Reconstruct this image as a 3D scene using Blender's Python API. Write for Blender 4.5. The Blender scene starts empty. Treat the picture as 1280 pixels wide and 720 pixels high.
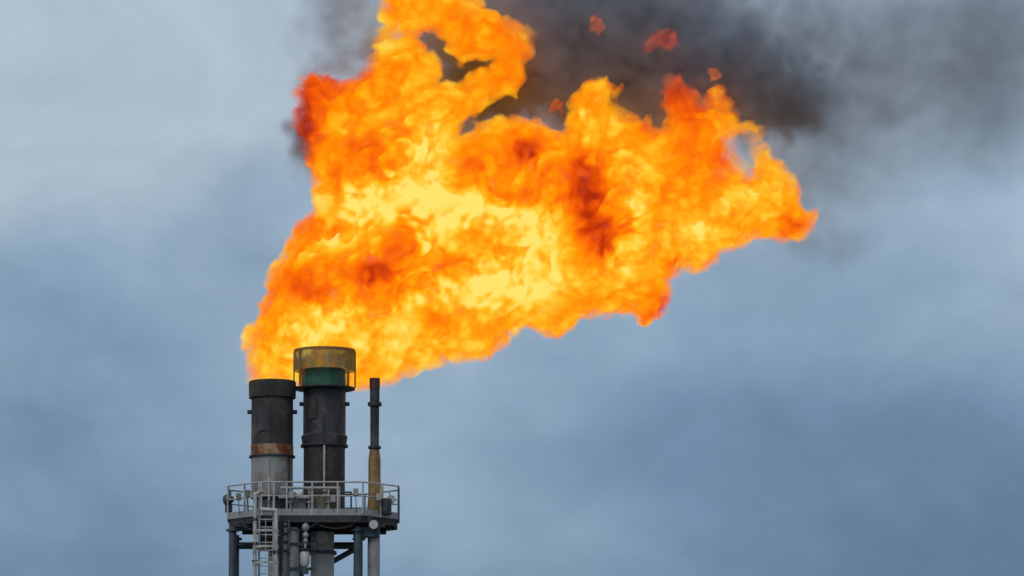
import bpy, bmesh, math
import numpy as np
from mathutils import Vector, Matrix

scn = bpy.context.scene
COL = scn.collection
R = math.radians

# ------------------------------------------------------------------ camera
PITCH_TARGET = 46.0
CAM = Vector((0.0, -300.0, 2.0))
TH = math.atan2(PITCH_TARGET - CAM.z, 300.0)
DIST = math.hypot(300.0, PITCH_TARGET - CAM.z)
cam_d = bpy.data.cameras.new('camera')
cam = bpy.data.objects.new('camera', cam_d)
COL.objects.link(cam)
cam.location = CAM
cam.rotation_euler = (math.pi / 2 + TH, 0, 0)
cam_d.sensor_width = 36.0
cam_d.lens = 36.0 * DIST / 40.0            # 40 m of width at the tower: a long telephoto
cam_d.clip_start = 1.0
cam_d.clip_end = 30000.0
scn.camera = cam
PX = DIST * 36.0 / cam_d.lens / 1280.0     # metres per photograph pixel at the tower


def at(px, py, y=0.0):
    """World point seen at photograph pixel px, py at depth y."""
    d = Vector(((px - 640) * PX / DIST, 1.0, (360 - py) * PX / DIST))
    c, s = math.cos(TH), math.sin(TH)
    w = Vector((d.x, d.y * c - d.z * s, d.y * s + d.z * c))
    t = (y - CAM.y) / w.y
    return CAM + w * t


def X(px, y=0.0): return at(px, 600, y).x
def Z(py, y=0.0): return at(400, py, y).z


# ------------------------------------------------------------------ world, sun, exposure
SUN_EL, SUN_ROT = R(42), R(-150)
w = bpy.data.worlds.new('World')
scn.world = w
w.use_nodes = True
nt = w.node_tree
nt.nodes.clear()
N = nt.nodes.new
L = nt.links.new
out = N('ShaderNodeOutputWorld')
bg = N('ShaderNodeBackground')
bg.inputs['Strength'].default_value = 0.1
L(bg.outputs[0], out.inputs[0])
sky = N('ShaderNodeTexSky')
sky.sky_type = 'NISHITA'
sky.sun_disc = False
sky.sun_elevation = SUN_EL
sky.sun_rotation = SUN_ROT
sky.dust_density = 2.0
tc = N('ShaderNodeTexCoord')
sep = N('ShaderNodeSeparateXYZ')
L(tc.outputs['Generated'], sep.inputs[0])


def wnoise(sc, stretch, detail, rough, offs, dist=0.0):
    mp = N('ShaderNodeMapping')
    mp.inputs['Scale'].default_value = (1, 1, stretch)
    mp.inputs['Location'].default_value = offs
    L(tc.outputs['Generated'], mp.inputs['Vector'])
    n = N('ShaderNodeTexNoise')
    n.inputs['Scale'].default_value = sc
    n.inputs['Detail'].default_value = detail
    n.inputs['Roughness'].default_value = rough
    n.inputs['Distortion'].default_value = dist
    L(mp.outputs[0], n.inputs['Vector'])
    return n.outputs['Fac']


def wmath(op, a, b):
    m = N('ShaderNodeMath')
    m.operation = op
    for k, v in enumerate((a, b)):
        if isinstance(v, (int, float)):
            m.inputs[k].default_value = v
        else:
            L(v, m.inputs[k])
    return m.outputs[0]


SKY_OFF = (4.73, 2.89, 3.64)
n1 = wnoise(15.0, 1.7, 4.0, 0.5, SKY_OFF)
n2 = wnoise(48.0, 1.5, 5.0, 0.55, (1.7, 0.4, 0.9), 0.4)
n3 = wnoise(34.0, 1.4, 6.0, 0.58, (SKY_OFF[1], SKY_OFF[2], SKY_OFF[0]), 0.5)
h = wmath('ADD', sep.outputs['Z'], wmath('MULTIPLY', wmath('SUBTRACT', n1, 0.5), 0.11))
h = wmath('ADD', h, wmath('MULTIPLY', wmath('SUBTRACT', n2, 0.5), 0.024))
ramp = N('ShaderNodeValToRGB')
L(h, ramp.inputs[0])
SKY_STOPS = [
    (0.00, (1.05, 1.65, 2.60)),
    (0.095, (1.10, 1.80, 2.95)),
    (0.116, (1.55, 2.50, 3.85)),
    (0.132, (2.20, 3.35, 4.70)),
    (0.147, (3.00, 4.10, 5.30)),
    (0.166, (4.35, 5.25, 6.15)),
    (0.200, (4.10, 5.00, 5.90)),
    (0.45, (4.2, 4.9, 5.7)),
    (1.00, (4.6, 5.1, 5.7)),
]


def set_ramp(cr, stops):
    cr.elements[0].position, cr.elements[1].position = stops[0][0], stops[-1][0]
    for p, c in stops[1:-1]:
        cr.elements.new(p)
    for e, (p, c) in zip(cr.elements, stops):
        e.color = (*c, 1)


set_ramp(ramp.color_ramp, SKY_STOPS)
mx = N('ShaderNodeMix')
mx.data_type = 'RGBA'
mx.inputs[0].default_value = 0.92
L(sky.outputs[0], mx.inputs[6])
vm = N('ShaderNodeVectorMath')           # thin and thick places in the cloud sheet
vm.operation = 'SCALE'
L(ramp.outputs[0], vm.inputs[0])
L(wmath('ADD', 0.7, wmath('MULTIPLY', n3, 0.6)), vm.inputs['Scale'])
L(vm.outputs[0], mx.inputs[7])
L(mx.outputs[2], bg.inputs[0])

sd = bpy.data.lights.new('sun', 'SUN')
sd.energy = 0.9
sd.angle = R(20)
sd.color = (1.0, 0.95, 0.88)
sun = bpy.data.objects.new('sun', sd)
COL.objects.link(sun)
# the sun stands behind the camera's left shoulder, veiled by the overcast
sdir = Vector((math.sin(SUN_ROT) * math.cos(SUN_EL), math.cos(SUN_ROT) * math.cos(SUN_EL), math.sin(SUN_EL)))
sun.rotation_euler = sdir.to_track_quat('Z', 'Y').to_euler()
sun.location = (-40, -80, 120)

vs = scn.view_settings
vs.view_transform = 'Standard'
vs.look = 'None'
vs.exposure = 0.0
vs.gamma = 1.0
vs.use_curve_mapping = False
scn.cycles.transparent_max_bounces = 48
scn.cycles.max_bounces = 8
scn.cycles.volume_bounces = 2
scn.cycles.use_denoising = True


# ------------------------------------------------------------------ materials
def new_mat(name):
    m = bpy.data.materials.new(name)
    m.use_nodes = True
    return m, m.node_tree, m.node_tree.nodes['Principled BSDF']


def metal(name, c1, c2, c3=None, scale=1.5, zs=0.35, rough=0.6, metallic=0.15, bump=0.15, patch=0.55):
    """Painted or burnt steel: two tones in upright streaks, a third tone in patches."""
    m, t, b = new_mat(name)
    tcn = t.nodes.new('ShaderNodeTexCoord')
    oi = t.nodes.new('ShaderNodeObjectInfo')
    add = t.nodes.new('ShaderNodeVectorMath')
    add.operation = 'ADD'
    t.links.new(tcn.outputs['Object'], add.inputs[0])
    t.links.new(oi.outputs['Random'], add.inputs[1])
    mp = t.nodes.new('ShaderNodeMapping')
    mp.inputs['Scale'].default_value = (1, 1, zs)
    t.links.new(add.outputs[0], mp.inputs[0])
    n = t.nodes.new('ShaderNodeTexNoise')
    n.inputs['Scale'].default_value = scale * 3
    n.inputs['Detail'].default_value = 6
    n.inputs['Roughness'].default_value = 0.65
    t.links.new(mp.outputs[0], n.inputs['Vector'])
    r = t.nodes.new('ShaderNodeValToRGB')
    r.color_ramp.elements[0].position = 0.35
    r.color_ramp.elements[0].color = (*c1, 1)
    r.color_ramp.elements[1].position = 0.65
    r.color_ramp.elements[1].color = (*c2, 1)
    t.links.new(n.outputs['Fac'], r.inputs[0])
    col = r.outputs[0]
    if c3 is not None:
        n2 = t.nodes.new('ShaderNodeTexNoise')
        n2.inputs['Scale'].default_value = scale * 1.3
        n2.inputs['Detail'].default_value = 8
        n2.inputs['Roughness'].default_value = 0.7
        t.links.new(add.outputs[0], n2.inputs['Vector'])
        mr = t.nodes.new('ShaderNodeMapRange')
        mr.inputs['From Min'].default_value = patch
        mr.inputs['From Max'].default_value = patch + 0.12
        t.links.new(n2.outputs['Fac'], mr.inputs[0])
        mix = t.nodes.new('ShaderNodeMix')
        mix.data_type = 'RGBA'
        t.links.new(mr.outputs[0], mix.inputs[0])
        t.links.new(col, mix.inputs[6])
        mix.inputs[7].default_value = (*c3, 1)
        col = mix.outputs[2]
    t.links.new(col, b.inputs['Base Color'])
    b.inputs['Roughness'].default_value = rough
    b.inputs['Metallic'].default_value = metallic
    bp = t.nodes.new('ShaderNodeBump')
    bp.inputs['Strength'].default_value = bump
    bp.inputs['Distance'].default_value = 0.02
    t.links.new(n.outputs['Fac'], bp.inputs['Height'])
    t.links.new(bp.outputs[0], b.inputs['Normal'])
    return m


M = {}
M['burnt'] = metal('burnt_steel', (.018, .018, .021), (.05, .046, .045), (.15, .088, .06), scale=.8, rough=.7, patch=.52)
M['burnt_blue'] = metal('sooty_blue_steel', (.022, .023, .028), (.055, .056, .066), (.12, .11, .112), scale=.8, rough=.6, patch=.54)
M['rust'] = metal('rusty_ring', (.24, .14, .075), (.46, .33, .22), (.16, .045, .012), scale=1.0, rough=.8, patch=.47)
M['pale'] = metal('weathered_pale_steel', (.19, .2, .2), (.32, .33, .33), (.19, .11, .07), scale=.7, rough=.55, patch=.5)
M['grey'] = metal('grey_paint', (.22, .24, .25), (.34, .35, .36), (.13, .11, .09), scale=1.2, rough=.5, patch=.6)
M['galv'] = metal('galvanised_rail', (.38, .39, .39), (.52, .53, .53), (.2, .16, .13), scale=2.0, rough=.45, metallic=.3, patch=.53)
M['slate'] = metal('slate_blue_paint', (.035, .055, .075), (.07, .1, .125), (.1, .09, .08), scale=1.2, rough=.5, patch=.62)
M['dark'] = metal('dark_steel', (.018, .019, .023), (.045, .047, .052), None, scale=1.5, rough=.6)
M['olive'] = metal('stained_yellow_brown_paint', (.16, .1, .035), (.29, .2, .075), (.17, .06, .03), scale=1.3, rough=.65, patch=.52)
M['green'] = metal('verdigris_tip', (.035, .12, .09), (.065, .19, .135), (.1, .12, .05), scale=1.4, rough=.6, patch=.56)
M['drab'] = metal('drab_paint', (.12, .115, .08), (.2, .19, .14), (.08, .07, .05))
M['white'] = metal('white_lagging', (.4, .41, .42), (.52, .52, .52), (.3, .28, .25), scale=1.5, rough=.6, patch=.6)
M['brown'] = metal('heat_browned_steel', (.24, .11, .03), (.36, .18, .05), (.14, .055, .02), scale=1.5, rough=.7)
M['lamp'] = metal('lamp_glass', (.5, .52, .54), (.6, .62, .64), None, rough=.2, metallic=0)


def sheet_material():
    """Perforated sheet: too fine to pick its holes apart, so part of the light goes through."""
    m, t, b = new_mat('perforated_yellow_sheet')
    src = metal('tmp_sheet', (.22, .17, .06), (.4, .31, .12), (.3, .15, .08), scale=.6, rough=.75, patch=.5)
    bpy.data.materials.remove(m)
    m = src
    m.name = 'perforated_yellow_sheet'
    t = m.node_tree
    b = t.nodes['Principled BSDF']
    o = t.nodes['Material Output']
    tr = t.nodes.new('ShaderNodeBsdfTransparent')
    mix = t.nodes.new('ShaderNodeMixShader')
    mix.inputs[0].default_value = 0.5
    hn = t.nodes.new('ShaderNodeTexNoise')       # holes clogged with scale in places
    hn.inputs['Scale'].default_value = 2.6
    hn.inputs['Detail'].default_value = 6
    htc = t.nodes.new('ShaderNodeTexCoord')
    t.links.new(htc.outputs['Object'], hn.inputs['Vector'])
    hr = t.nodes.new('ShaderNodeMapRange')
    hr.inputs['From Min'].default_value = .35
    hr.inputs['From Max'].default_value = .65
    hr.inputs['To Min'].default_value = .45
    hr.inputs['To Max'].default_value = .85
    t.links.new(hn.outputs['Fac'], hr.inputs[0])
    t.links.new(hr.outputs[0], mix.inputs[0])
    t.links.new(tr.outputs[0], mix.inputs[1])
    t.links.new(b.outputs[0], mix.inputs[2])
    t.links.new(mix.outputs[0], o.inputs[0])
    return m


M['sheet'] = sheet_material()


# ------------------------------------------------------------------ mesh builders
class MB:
    def __init__(self):
        self.bm = bmesh.new()

    def box(self, c, s, rz=0.0, rot=None):
        m = Matrix.Translation(c) @ (rot if rot is not None else Matrix.Rotation(rz, 4, 'Z')) @ Matrix.Diagonal((*s, 1))
        bmesh.ops.create_cube(self.bm, size=1.0, matrix=m)
        return self

    def bar(self, a, b, wd, hg):
        a, b = Vector(a), Vector(b)
        d = b - a
        q = d.to_track_quat('X', 'Z').to_matrix().to_4x4()
        m = Matrix.Translation((a + b) / 2) @ q @ Matrix.Diagonal((d.length, wd, hg, 1))
        bmesh.ops.create_cube(self.bm, size=1.0, matrix=m)
        return self

    def rod(self, a, b, r, r2=None, n=12):
        a, b = Vector(a), Vector(b)
        d = b - a
        m = Matrix.Translation((a + b) / 2) @ d.to_track_quat('Z', 'Y').to_matrix().to_4x4()
        bmesh.ops.create_cone(self.bm, cap_ends=True, segments=n, radius1=r, radius2=r if r2 is None else r2, depth=d.length, matrix=m)
        return self

    def tube(self, pts, r, n=10):
        pts = [Vector(p) for p in pts]
        for a, b in zip(pts, pts[1:]):
            self.rod(a, b, r, n=n)
        for p in pts[1:-1]:
            bmesh.ops.create_uvsphere(self.bm, u_segments=n, v_segments=6, radius=r * 1.02, matrix=Matrix.Translation(p))
        return self

    def ball(self, c, r, sc=(1, 1, 1)):
        bmesh.ops.create_uvsphere(self.bm, u_segments=14, v_segments=9, radius=r, matrix=Matrix.Translation(c) @ Matrix.Diagonal((*sc, 1)))
        return self

    def lathe(self, c, prof, n=40, closed=False, wobble=0.0, seed=0):
        """prof: list of (radius, z); closed joins last to first (a hollow ring)."""
        rng = np.random.default_rng(seed)
        rows = []
        for (r, z) in prof:
            row = []
            for k in range(n):
                a = 2 * math.pi * k / n
                rr = r + wobble * rng.uniform(-1, 1)
                row.append(self.bm.verts.new((c[0] + rr * math.cos(a), c[1] + rr * math.sin(a), c[2] + z)))
            rows.append(row)
        pairs = list(zip(rows, rows[1:]))
        if closed:
            pairs.append((rows[-1], rows[0]))
        for a, b in pairs:
            for k in range(n):
                self.bm.faces.new((a[k], a[(k + 1) % n], b[(k + 1) % n], b[k]))
        if not closed:
            if prof[0][0] > 1e-4:
                self.bm.faces.new(rows[0][::-1])
            if prof[-1][0] > 1e-4:
                self.bm.faces.new(rows[-1])
        return self

    def prism(self, poly, z0, z1):
        lo = [self.bm.verts.new((x, y, z0)) for x, y in poly]
        hi = [self.bm.verts.new((x, y, z1)) for x, y in poly]
        n = len(poly)
        self.bm.faces.new(lo[::-1])
        self.bm.faces.new(hi)
        for k in range(n):
            self.bm.faces.new((lo[k], lo[(k + 1) % n], hi[(k + 1) % n], hi[k]))
        return self

    def build(self, name, mat, parent=None, bevel=0.0, smooth=True):
        bmesh.ops.recalc_face_normals(self.bm, faces=self.bm.faces[:])
        if bevel:
            es = [e for e in self.bm.edges if len(e.link_faces) == 2 and e.calc_face_angle(0) > 0.9]
            bmesh.ops.bevel(self.bm, geom=es, offset=bevel, segments=1, affect='EDGES', clamp_overlap=True)
        me = bpy.data.meshes.new(name)
        self.bm.to_mesh(me)
        self.bm.free()
        me.materials.append(mat)
        if smooth:
            me.shade_smooth()
            me.set_sharp_from_angle(angle=R(35))
        o = bpy.data.objects.new(name, me)
        COL.objects.link(o)
        if parent is not None:
            o.parent = parent
            inv = Vector((0, 0, 0))
            p = parent
            while p is not None:
                inv += p.location
                p = p.parent
            o.location = -inv          # meshes are written in world coordinates
        return o


def thing(name, label, cat, loc, group=None):
    o = bpy.data.objects.new(name, None)
    o.empty_display_size = 0.3
    COL.objects.link(o)
    o.location = loc
    o['label'] = label
    o['category'] = cat
    if group:
        o['group'] = group
    return o


def tag(o, label, cat, group=None, kind=None):
    o['label'] = label
    o['category'] = cat
    if group:
        o['group'] = group
    if kind:
        o['kind'] = kind
    return o


# ------------------------------------------------------------------ ground
gm, gt, gb = new_mat('dry_scrub_ground')
gn = gt.nodes.new('ShaderNodeTexNoise')
gn.inputs['Scale'].default_value = 0.03
gn.inputs['Detail'].default_value = 8
gr = gt.nodes.new('ShaderNodeValToRGB')
gr.color_ramp.elements[0].color = (.05, .06, .035, 1)
gr.color_ramp.elements[0].position = .35
gr.color_ramp.elements[1].color = (.16, .14, .1, 1)
gr.color_ramp.elements[1].position = .65
gtc = gt.nodes.new('ShaderNodeTexCoord')
gt.links.new(gtc.outputs['Object'], gn.inputs['Vector'])
gt.links.new(gn.outputs['Fac'], gr.inputs[0])
gt.links.new(gr.outputs[0], gb.inputs['Base Color'])
gb.inputs['Roughness'].default_value = .95
bmg = bmesh.new()
bmesh.ops.create_grid(bmg, x_segments=40, y_segments=40, size=9000)
gme = bpy.data.meshes.new('ground')
bmg.to_mesh(gme)
bmg.free()
gme.materials.append(gm)
ground = bpy.data.objects.new('ground', gme)
COL.objects.link(ground)
ground['kind'] = 'structure'
ground['label'] = 'flat ground stretching to the horizon below the flare tower'

# ------------------------------------------------------------------ tower and service platform
CX, CY = X(392), 0.0
DECK = Z(648.5)                       # top of the deck at the tower's axis
HW = 106 * PX                       # half width of the deck
HD = 2.0                            # half depth
CH = 1.35                           # how far the corners are cut
OCT = [(-HW + CH, -HD), (HW - CH, -HD), (HW, -HD + CH), (HW, HD - CH), (HW - CH, HD), (-HW + CH, HD), (-HW, HD - CH), (-HW, -HD + CH)]
OCTW = [(CX + a, CY + b) for a, b in OCT]

tower = thing('flare_tower', 'grey steel support tower topped by a railed service platform under the stacks', 'tower', (CX, CY, 0))
MB().prism(OCTW, DECK - .06, DECK).build('deck', M['dark'], tower)
# ring beam and joists under the deck
for k in range(8):
    a, b = OCTW[k], OCTW[(k + 1) % 8]
    va, vb = Vector((*a, 0)), Vector((*b, 0))
    c = Vector((CX, CY, 0))
    va, vb = c + (va - c) * .965, c + (vb - c) * .965
    MB().bar((va.x, va.y, DECK - .22), (vb.x, vb.y, DECK - .22), .12, .28).build('edge_beam', M['dark'], tower)
for dx in (-2.1, -1.0, .1, 1.2, 2.2):
    MB().bar((CX + dx, -HD + .2, DECK - .2), (CX + dx, HD - .2, DECK - .2), .14, .26).build('joist', M['dark'], tower)
for dy in (-1.2, 1.2):
    MB().bar((CX - HW + .5, dy, DECK - .4), (CX + HW - .5, dy, DECK - .4), .2, .14).build('girder', M['dark'], tower)
# toe boards, posts and rails, side by side round the deck
for k in range(8):
    a, b = Vector((*OCTW[k], 0)), Vector((*OCTW[(k + 1) % 8], 0))
    d = b - a
    toe = MB().bar(a + Vector((0, 0, DECK + .03)), b + Vector((0, 0, DECK + .03)), .02, .26)
    toe.build('toe_board', M['grey'] if k in (0, 1, 7, 6, 2) else M['slate'], tower)
    rm = M['slate'] if k in (2, 6) else M['galv']
    MB().rod(a + Vector((0, 0, DECK + 1.2)), b + Vector((0, 0, DECK + 1.2)), .032, n=10).build('top_rail', rm, tower)
    MB().rod(a + Vector((0, 0, DECK + .66)), b + Vector((0, 0, DECK + .66)), .026, n=10).build('mid_rail', rm, tower)
    n = max(2, int(round(d.length / .95)))
    for i in range(n):
        p = a + d * (i / n)
        MB().rod(p + Vector((0, 0, DECK - .1)), p + Vector((0, 0, DECK + 1.23)), .036, n=8).build('rail_post', rm, tower)

for px_, yy_, hz in ((300, -1.35, .7), (312, -1.98, .75), (366, -2.03, .7), (418, -2.03, .55), (446, -2.03, .8), (474, -1.6, .66)):
    jb = MB().box((X(px_), yy_, DECK + hz), (.2, .12, .28)).build('junction_box', M['grey'] if px_ % 4 else M['drab'], tower, bevel=.015)
    MB().rod((X(px_), yy_, DECK + hz - .14), (X(px_) + .03, yy_ + .02, DECK + .02), .018, n=6).build('cable', M['dark'], jb)
for px0, px1, sag, yy_ in ((300, 336, .25, -1.9), (352, 398, .3, -1.95), (396, 446, .22, -1.9)):
    pts = [(X(px0 + (px1 - px0) * i / 8), yy_, DECK - .38 - sag * 4 * (i / 8) * (1 - i / 8)) for i in range(9)]
    MB().tube(pts, .025, n=6).build('cable', M['dark'], tower)

# legs: four main columns to the ground, with horizontal and diagonal braces
LEGX = {'l': X(293), 'r': X(448)}
LEGY = (-1.5, 1.5)
LR = {'l': .15, 'r': .15}
for s in 'lr':
    for y in LEGY:
        x = LEGX[s]
        MB().rod((x, y, 0), (x, y, DECK - .47), LR[s], n=20).rod((x, y, DECK - .66), (x, y, DECK - .585), .26, n=20).build('leg', M['slate'], tower)
levels = [Z(682, 1.5), Z(684) - 6.5, Z(684) - 13, Z(684) - 19.5, Z(684) - 26, Z(684) - 32]
for i, z in enumerate(levels):
    for y in (LEGY[1:] if i == 0 else LEGY):
        MB().rod((LEGX['l'] + .1, y, z), (LEGX['r'] - .1, y, z), .14, n=14).build('horizontal_brace', M['slate'], tower)
    for s in 'lr':
        MB().rod((LEGX[s], LEGY[0], z), (LEGX[s], LEGY[1], z), .1, n=12).build('horizontal_brace', M['slate'], tower)
    z2 = levels[i + 1] if i + 1 < len(levels) else 0.2
    mid = (LEGX['l'] + LEGX['r']) / 2
    for y in LEGY:
        # inverted K bracing under each level
        if i == 0 and y < 0:
            continue
        if i:
            MB().rod((LEGX['l'], y + .001, z - .05), (mid, y, z2 + .05), .095, n=12).build('diagonal_brace', M['slate'], tower)
        zz = z - .05
        MB().rod((LEGX['r'], y + .001, zz), (X(404) if i == 0 else mid, y, Z(708, y) if i == 0 else z2 + .05), .11, n=12).build('diagonal_brace', M['slate'], tower)

# second, paler column at the right with its bracket
xr = X(468)
MB().rod((xr, -1.0, 0), (xr, -1.0, DECK - .6), .24, n=24).build('leg', M['grey'], tower)
MB().box(((xr + LEGX['r']) / 2 + .03, -1.25, Z(670)), (1.02, .45, .4)).build('bracket', M['slate'], tower, bevel=.02)

# caged ladder coming up through the deck at the left
LX0, LX1, LY = X(327), X(345), -2.62
lad = MB().rod((LX0, LY, 0.2), (LX0, LY, DECK + 1.1), .045, n=8).rod((LX1, LY, .2), (LX1, LY, DECK + 1.1), .045, n=8).build('ladder', M['galv'], tower)
rung_me = None
k = 0
z = 24.0
while z < DECK + .2:
    if rung_me is None:
        o = MB().rod((LX0, LY, 0), (LX1, LY, 0), .022, n=8).build('rung', M['galv'], lad)
        rung_me = o
        base = o.location.copy()
    else:
        o = rung_me.copy()
        COL.objects.link(o)
        o.parent = lad
    o.location = base + Vector((0, 0, z))
    z += .3
hoop = None
z = DECK - 12.0
lc = ((LX0 + LX1) / 2, LY - .12)
while z < DECK - .3:
    if hoop is None:
        mb = MB()
        pts = [Vector((lc[0] + .5 * math.cos(a), lc[1] - .32 + .42 * math.sin(a), 0)) for a in [math.pi * (-.05 - .9 * i / 10 * 1.0) - .0 for i in range(11)]]
        pts = [Vector((LX1 + .06, LY, 0))] + pts + [Vector((LX0 - .06, LY, 0))]
        for a, b in zip(pts, pts[1:]):
            mb.bar(a, b, .02, .09)
        o = mb.build('cage_hoop', M['galv'], lad)
        hoop = o
        base = o.location.copy()
    else:
        o = hoop.copy()
        COL.objects.link(o)
        o.parent = lad
    o.location = base + Vector((0, 0, z))
    z += .62
for ax in (-.42, 0, .42):
    xx = lc[0] + ax
    yy = lc[1] - .32 - (.43 if ax == 0 else .25)
    MB().bar((xx, yy, DECK - 12), (xx, yy, DECK - .4), .05, .02).build('cage_strap', M['galv'], lad)

MB().box((X(381), .9, Z(671, .9)), (34 * PX, .3, 40 * PX)).build('recess_shade_panel', M['dark'], tower, bevel=.01)  # added dark box, standing in for the shade inside the recess
lp = MB().box((X(336), -.6, Z(671, -.6)), (25 * PX, .06, 36 * PX)).build('louvre_panel', M['dark'], tower)
for k in range(7):
    MB().box((X(336), -.66, Z(656 + 5 * k, -.66)), (24 * PX, .05, .07), rot=Matrix.Rotation(.5, 4, 'X')).build('louvre', M['drab'], lp)
MB().box((X(306), -.4, Z(656, -.4)), (20 * PX, .8, .36)).build('cable_tray', M['dark'], tower, bevel=.01)

for py_, yy_ in ((668, -.9), (680, -1.6), (692, -1.2), (711, -1.6)):
    MB().bar((X(350), yy_, Z(py_, yy_)), (X(396), yy_, Z(py_, yy_)), .09, .11).build('pipe_support', M['slate'], tower)
for px_, yy_ in ((300, -1.5), (312, -1.0), (428, -1.2), (439, -1.6), (486, -.5)):
    MB().box((X(px_), yy_, DECK - .4), (.22, .3, .22)).build('hanger', M['dark'], tower, bevel=.02)

# ------------------------------------------------------------------ left flare stack: burnt above, pale below
S1 = X(340)
r1 = 26 * PX
z_top = Z(477)
st = thing('flare_stack', 'left wide stack with sooty black top and pale grey lower barrel', 'flare stack', (S1, 0, DECK), 'flare stacks on the platform')
c = (S1, 0, 0)
zc0, zc1 = Z(498), z_top
MB().lathe(c, [(r1 + .1, zc0), (r1 + .11, zc1 - .03), (r1 + .08, zc1), (r1 - .04, zc1), (r1 - .04, zc0)], 48, closed=True, wobble=.006).build('rim_collar', M['burnt'], st)
zr0, zr1 = Z(570), Z(557)
MB().lathe(c, [(r1 - .05, zr1), (r1, zr1), (r1, z_top - .04), (r1 - .05, z_top - .04)], 48, closed=True, wobble=.006, seed=1).build('upper_barrel', M['burnt'], st)
MB().lathe(c, [(r1 - .04, zr0), (r1 + .015, zr0), (r1 + .02, zr1 - .01), (r1 - .04, zr1 - .01)], 48, closed=True).build('rusty_band', M['rust'], st)
MB().lathe(c, [(r1 - .04, zr0 - .07), (r1 + .09, zr0 - .07), (r1 + .09, zr0 - .004), (r1 - .04, zr0 - .004)], 48, closed=True).build('flange', M['burnt_blue'], st)
MB().lathe(c, [(r1, DECK + .78), (r1, zr0 - .075)], 48, wobble=.004).build('lower_barrel', M['pale'], st)
MB().lathe(c, [(r1 - .12, DECK + .5), (r1 - .12, DECK + .776)], 40).build('base_gap_ring', M['dark'], st)
MB().lathe(c, [(r1 + .12, DECK + .01), (r1 + .12, DECK + .1), (r1 - .06, DECK + .13), (r1 - .06, DECK + .496)], 40).build('base_ring', M['burnt_blue'], st)
MB().rod((S1 + r1 * .35, 0, 0.05), (S1 + r1 * .35, 0, DECK - .7), .42, n=24).build('riser', M['grey'], st)
for a in (2, 90, 178):
    ca, sa = math.cos(R(a)), math.sin(R(a))
    MB().bar((S1 + (r1 - .02) * ca, (r1 - .02) * sa, Z(515)), (S1 + (r1 + .16) * ca, (r1 + .16) * sa, Z(515)), .13, .16).build('lug', M['dark'], st, bevel=.02)
# weld seam and conduit
for px_, zz0, zz1, mm, rr in ((338, zr1 + .02, zc0 - .02, M['burnt_blue'], .025), (337, DECK + .8, zr0 - .1, M['grey'], .03), (361, DECK + .8, zr0 - .1, M['dark'], .045)):
    xx = X(px_)
    yy = -math.sqrt(max(0, r1 * r1 - (xx - S1) ** 2)) - rr * .4
    MB().rod((xx, yy, zz0), (xx, yy, zz1), rr, n=8).build('conduit', mm, st)
MB().box((S1 - .28, -math.sqrt(r1 * r1 - .28 ** 2) - .02, Z(528)), (.5, .05, .85)).build('access_plate', M['burnt_blue'], st, bevel=.02)

# ------------------------------------------------------------------ centre flare stack with wind shield
S2 = X(405)
r2 = 26.5 * PX
Y2 = .35
z_tip = Z(462, Y2)
zs0, zs1 = Z(485, Y2), Z(440, Y2)
st = thing('flare_stack', 'tall dark centre stack with yellow wind shield around its burning tip', 'flare stack', (S2, Y2, DECK), 'flare stacks on the platform')
c = (S2, Y2, 0)
MB().lathe(c, [(r2 - .03, zs0 - .02), (r2 + .01, zs0 + .05), (r2 - .02, z_tip), (r2 - .07, z_tip), (r2 - .07, zs0 - .02)], 48, closed=True).build('burner_tip', M['green'], st)
zk0, zk1 = Z(558, Y2), Z(545, Y2)
MB().lathe(c, [(r2, zk1), (r2, zs0 - .03)], 48, wobble=.005).build('upper_barrel', M['burnt_blue'], st)
MB().lathe(c, [(r2 + .03, zk0 + .05), (r2 + .075, zk1 - .02), (r2 - .02, zk1 + .05)], 48).build('skirt', M['burnt_blue'], st)
MB().lathe(c, [(r2 - .05, zk0 - .03), (r2 + .1, zk0 - .03), (r2 + .1, zk0 + .045), (r2 - .05, zk0 + .045)], 48, closed=True).build('flange', M['dark'], st)
MB().lathe(c, [(r2 - .02, DECK + .15), (r2 - .02, zk0 - .035)], 48, wobble=.005).build('lower_barrel', M['burnt'], st)
MB().lathe(c, [(r2 + .16, DECK + .01), (r2 + .16, DECK + .145), (r2 + .02, DECK + .15)], 40).build('base_ring', M['burnt_blue'], st)
for a in (2, 90, 178):
    ca, sa = math.cos(R(a)), math.sin(R(a))
    MB().bar((S2 + (r2 - .02) * ca, Y2 + (r2 - .02) * sa, Z(505, Y2)), (S2 + (r2 + .15) * ca, Y2 + (r2 + .15) * sa, Z(505, Y2)), .13, .15).build('lug', M['dark'], st, bevel=.02)
MB().rod((S2 + .02, Y2 - r2 - .06, DECK + .7), (S2 + .02, Y2 - r2 - .06, Z(560, Y2)), .045, n=10).build('pilot_line', M['galv'], st)
MB().rod((S2 - .02, Y2 - r2 - .03, Z(557, Y2)), (S2 - .02, Y2 - r2 - .03, Z(524, Y2)), .03, n=10).build('pilot_line', M['burnt_blue'], st)
MB().box((S2 - .42, Y2 - math.sqrt(r2 * r2 - .42 ** 2) - .02, Z(514, Y2)), (.34, .06, .8), rz=-.5).build('access_plate', M['burnt'], st, bevel=.02)
# the big pale pipe below the deck, with a blind flange facing us
MB().rod((X(403), Y2, 0.05), (X(403), Y2, DECK - .5), .46, n=32).build('riser', M['white'], st)
rs = MB().lathe((X(403), Y2, 0), [(.44, Z(692)), (.56, Z(692)), (.56, Z(688)), (.44, Z(688))], 32, closed=True).build('riser_flange', M['slate'], st)
MB().rod((X(403), Y2 - .35, Z(673)), (X(403), Y2 - .78, Z(673)), .2, n=20).rod((X(403), Y2 - .78, Z(673)), (X(403), Y2 - .9, Z(673)), .24, n=24).build('blind_flange', M['white'], st)

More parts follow.
